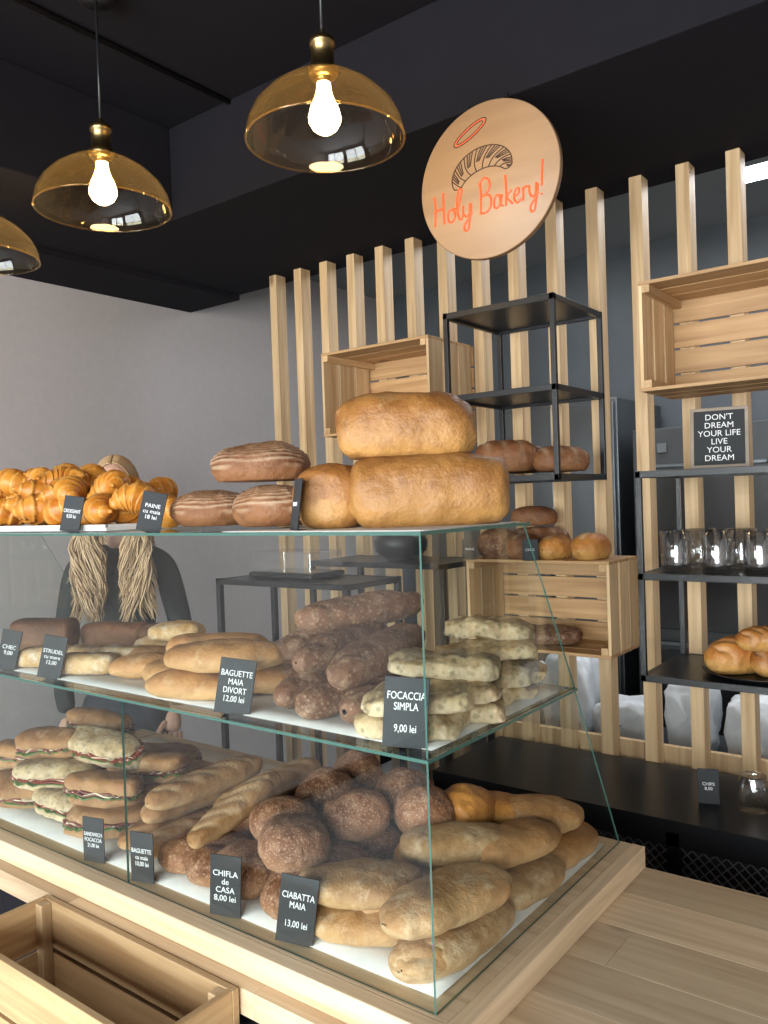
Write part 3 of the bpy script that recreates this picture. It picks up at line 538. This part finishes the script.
for s_ in(-1,1):
    skin('shoe',[((s_*.09,.04,.05),.045),((s_*.09,-.06,.045),.042),((s_*.09,-.15,.035),.033)],[(0,1),(1,2)],SHOE)
    hx=s_*.175; V=[((hx,-.10,.85),.024),((hx,-.125,.815),(.030,.018)),((hx,-.14,.78),(.034,.016))];E_=[(0,1),(1,2)]
    skin('hand',V,E_,SKIN)
    for fi,(dx,l) in enumerate(((-.026,.062),(-.009,.072),(.009,.068),(.025,.054))):
        skin('finger_%d'%(fi+1),[((hx+dx,-.138,.785),.009),((hx+dx*1.1,-.152,.785-l*.5),.0085),((hx+dx*1.1,-.148,.785-l),.007)],[(0,1),(1,2)],SKIN,1)
    skin('thumb',[((hx-s_*.022,-.13,.82),.011),((hx-s_*.045,-.155,.79),.010),((hx-s_*.048,-.17,.765),.008)],[(0,1),(1,2)],SKIN,1)
skin('neck',[((0,.01,1.40),.052),((0,0,1.50),.048),((0,-.01,1.55),.048)],[(0,1),(1,2)],SKIN)
HZ=1.618
hd=empty('head',(0,-.03,HZ)); hd.parent=w; hd.rotation_euler=(math.radians(14),0,math.radians(-5))
vs=[];fs=[];nu,nv=40,48
for i in range(nu+1):
    ph=math.pi*i/nu; z=math.cos(ph)
    for j in range(nv):
        a=2*math.pi*j/nv; x=math.sin(ph)*math.sin(a); y=-math.sin(ph)*math.cos(a)
        jaw=1-.30*max(0,-z-.1)**1.2; X=.074*x*jaw; Y=.094*y*(1-.12*max(0,-z)); Zz=.116*z
        if y<0:
            nz=math.exp(-((z+.12)/.16)**2-(x/.13)**2); Y-=.022*nz
            for sx in(-.38,.38): Y+=.010*math.exp(-((z-.06)/.12)**2-((x-sx)/.18)**2)
            Y-=.005*math.exp(-((z+.42)/.06)**2-(x/.25)**2)+.008*math.exp(-((z+.78)/.15)**2-(x/.3)**2)
        vs.append((X,Y,Zz))
for i in range(nu):
    for j in range(nv): fs.append((i*nv+j,(i+1)*nv+j,(i+1)*nv+(j+1)%nv,i*nv+(j+1)%nv))
m=MB(); m.add(vs,fs,smooth=True); m.obj('face',SKIN,0,hd,False)
for sx in(-.028,.028):
    m=MB(); m.lathe([(0,-.011),(.008,-.008),(.011,0),(.008,.008),(0,.011)],(sx,-.080,.008),16); m.obj('eye',EYE,0,hd,False)
    m=MB(); m.lathe([(0,-.03),(.008,-.02),(.012,.0),(.01,.02),(0,.03)],(sx*2.65,.005,-.005),16); m.obj('ear',SKIN,0,hd,False)
m=MB(); m.tube([(-.022,-.083,-.048),(0,-.092,-.047),(.022,-.083,-.048)],[.003,.005,.003],8); m.obj('mouth',LIP,0,hd,False)
m=MB(); rs=random.Random(11)
vs=[];fs=[]
for i in range(25):
    ph=math.pi*.60*i/24; z=math.cos(ph)
    for j in range(nv):
        a=2*math.pi*j/nv; x=math.sin(ph)*math.sin(a); y=-math.sin(ph)*math.cos(a)
        k_=1.06 if not(y<-.3 and z<.5) else .9
        vs.append((.074*k_*x,.094*k_*y+.006,.116*z*1.04))
for i in range(24):
    for j in range(nv): fs.append((i*nv+j,(i+1)*nv+j,(i+1)*nv+(j+1)%nv,i*nv+(j+1)%nv))
m.add(vs,fs,smooth=True,pv=.3)
for i in range(900):
    sx=rs.choice((-1,1)); part=rs.uniform(-.075,.085)
    fwd=rs.random()<.78; L_=rs.uniform(.30,.47); wv=rs.uniform(.6,1.1); wide=rs.uniform(0,1); ph=int(wide*4)*1.5+(0 if sx<0 else .8)+rs.uniform(-.35,.35)
    pts=[]
    for q in range(0,6):
        f_=q/5*1.45; yy_=part*(math.cos(f_)*.6+.5); k_=math.sqrt(max(.05,1-(part/.11)**2))
        pts.append((sx*(.080*k_*math.sin(f_)+.002),yy_+.004,(.120*k_*math.cos(f_)+.004)))
    x1,y1_,z1_=pts[-1]; xe=sx*(.02+.115*wide) if fwd else sx*(.03+.07*wide); ye=(-.115-.04*rs.random()) if fwd else .12
    x1b=sx*(.076+.016*wide)
    for q in range(1,15):
        f_=q/14; ez=min(1,f_*2.2)
        pts.append((x1+(x1b-x1)*min(1,f_*5)+(xe-x1b)*(f_**.8)+sx*.017*wv*math.sin(f_*15+ph)*f_**.5,y1_+(ye-y1_)*ez*ez*(3-2*ez)+.014*wv*math.cos(f_*15+ph)*f_**.5,z1_-L_*f_))
    m.tube(pts,[.0022]*6+[.0028]*12+[.002,.0006],4,pv=min(1,max(0,rs.gauss(.55,.25))))
o=m.obj('hair',HAIR,0,w,False); o.location=(0,-.03,HZ)
# ---------------------------------------------------------------- lights
def area(n,loc,rot,sx,sy,p,c):
    l=bpy.data.lights.new(n,'AREA'); l.shape='RECTANGLE'; l.size=sx; l.size_y=sy; l.energy=p; l.color=c; o=bpy.data.objects.new(n,l); o.location=loc; o.rotation_euler=rot; return link(o)
area('window_daylight',(-1.5,-2.8,1.5),(math.radians(90),0,0),2.1,2.1,225,(.96,.975,1.0))
area('window_daylight',(.9,-2.8,1.5),(math.radians(90),0,0),2.1,2.1,270,(.96,.975,1.0))
area('back_room_ceiling_light',(-.6,3.0,2.70),(0,0,0),2.0,.5,36,(.92,.96,1.0))
w_=bpy.data.worlds.new('w'); bpy.context.scene.world=w_; w_.use_nodes=True; bg=w_.node_tree.nodes['Background']; bg.inputs[0].default_value=(.8,.88,1,1); bg.inputs[1].default_value=1.5
# ---------------------------------------------------------------- camera
c=bpy.data.cameras.new('camera'); c.sensor_fit='VERTICAL'; c.sensor_height=36; c.lens=812.647/1024*36; c.clip_start=.02
o=bpy.data.objects.new('camera',c); link(o)
y_,pi_,r_=[math.radians(a) for a in(37.391,-.818,1.936)]
F0=Vector((-math.sin(y_),math.cos(y_),0));R0=Vector((math.cos(y_),math.sin(y_),0));Zv=Vector((0,0,1))
F=F0*math.cos(pi_)+Zv*math.sin(pi_);U0=Zv*math.cos(pi_)-F0*math.sin(pi_);R=R0*math.cos(r_)-U0*math.sin(r_);U=U0*math.cos(r_)+R0*math.sin(r_)
o.matrix_world=Matrix(((R.x,U.x,-F.x,0),(R.y,U.y,-F.y,0),(R.z,U.z,-F.z,1.55),(0,0,0,1)))
sc_=bpy.context.scene; sc_.camera=o; sc_.view_settings.view_transform='Standard'; sc_.view_settings.exposure=0.0
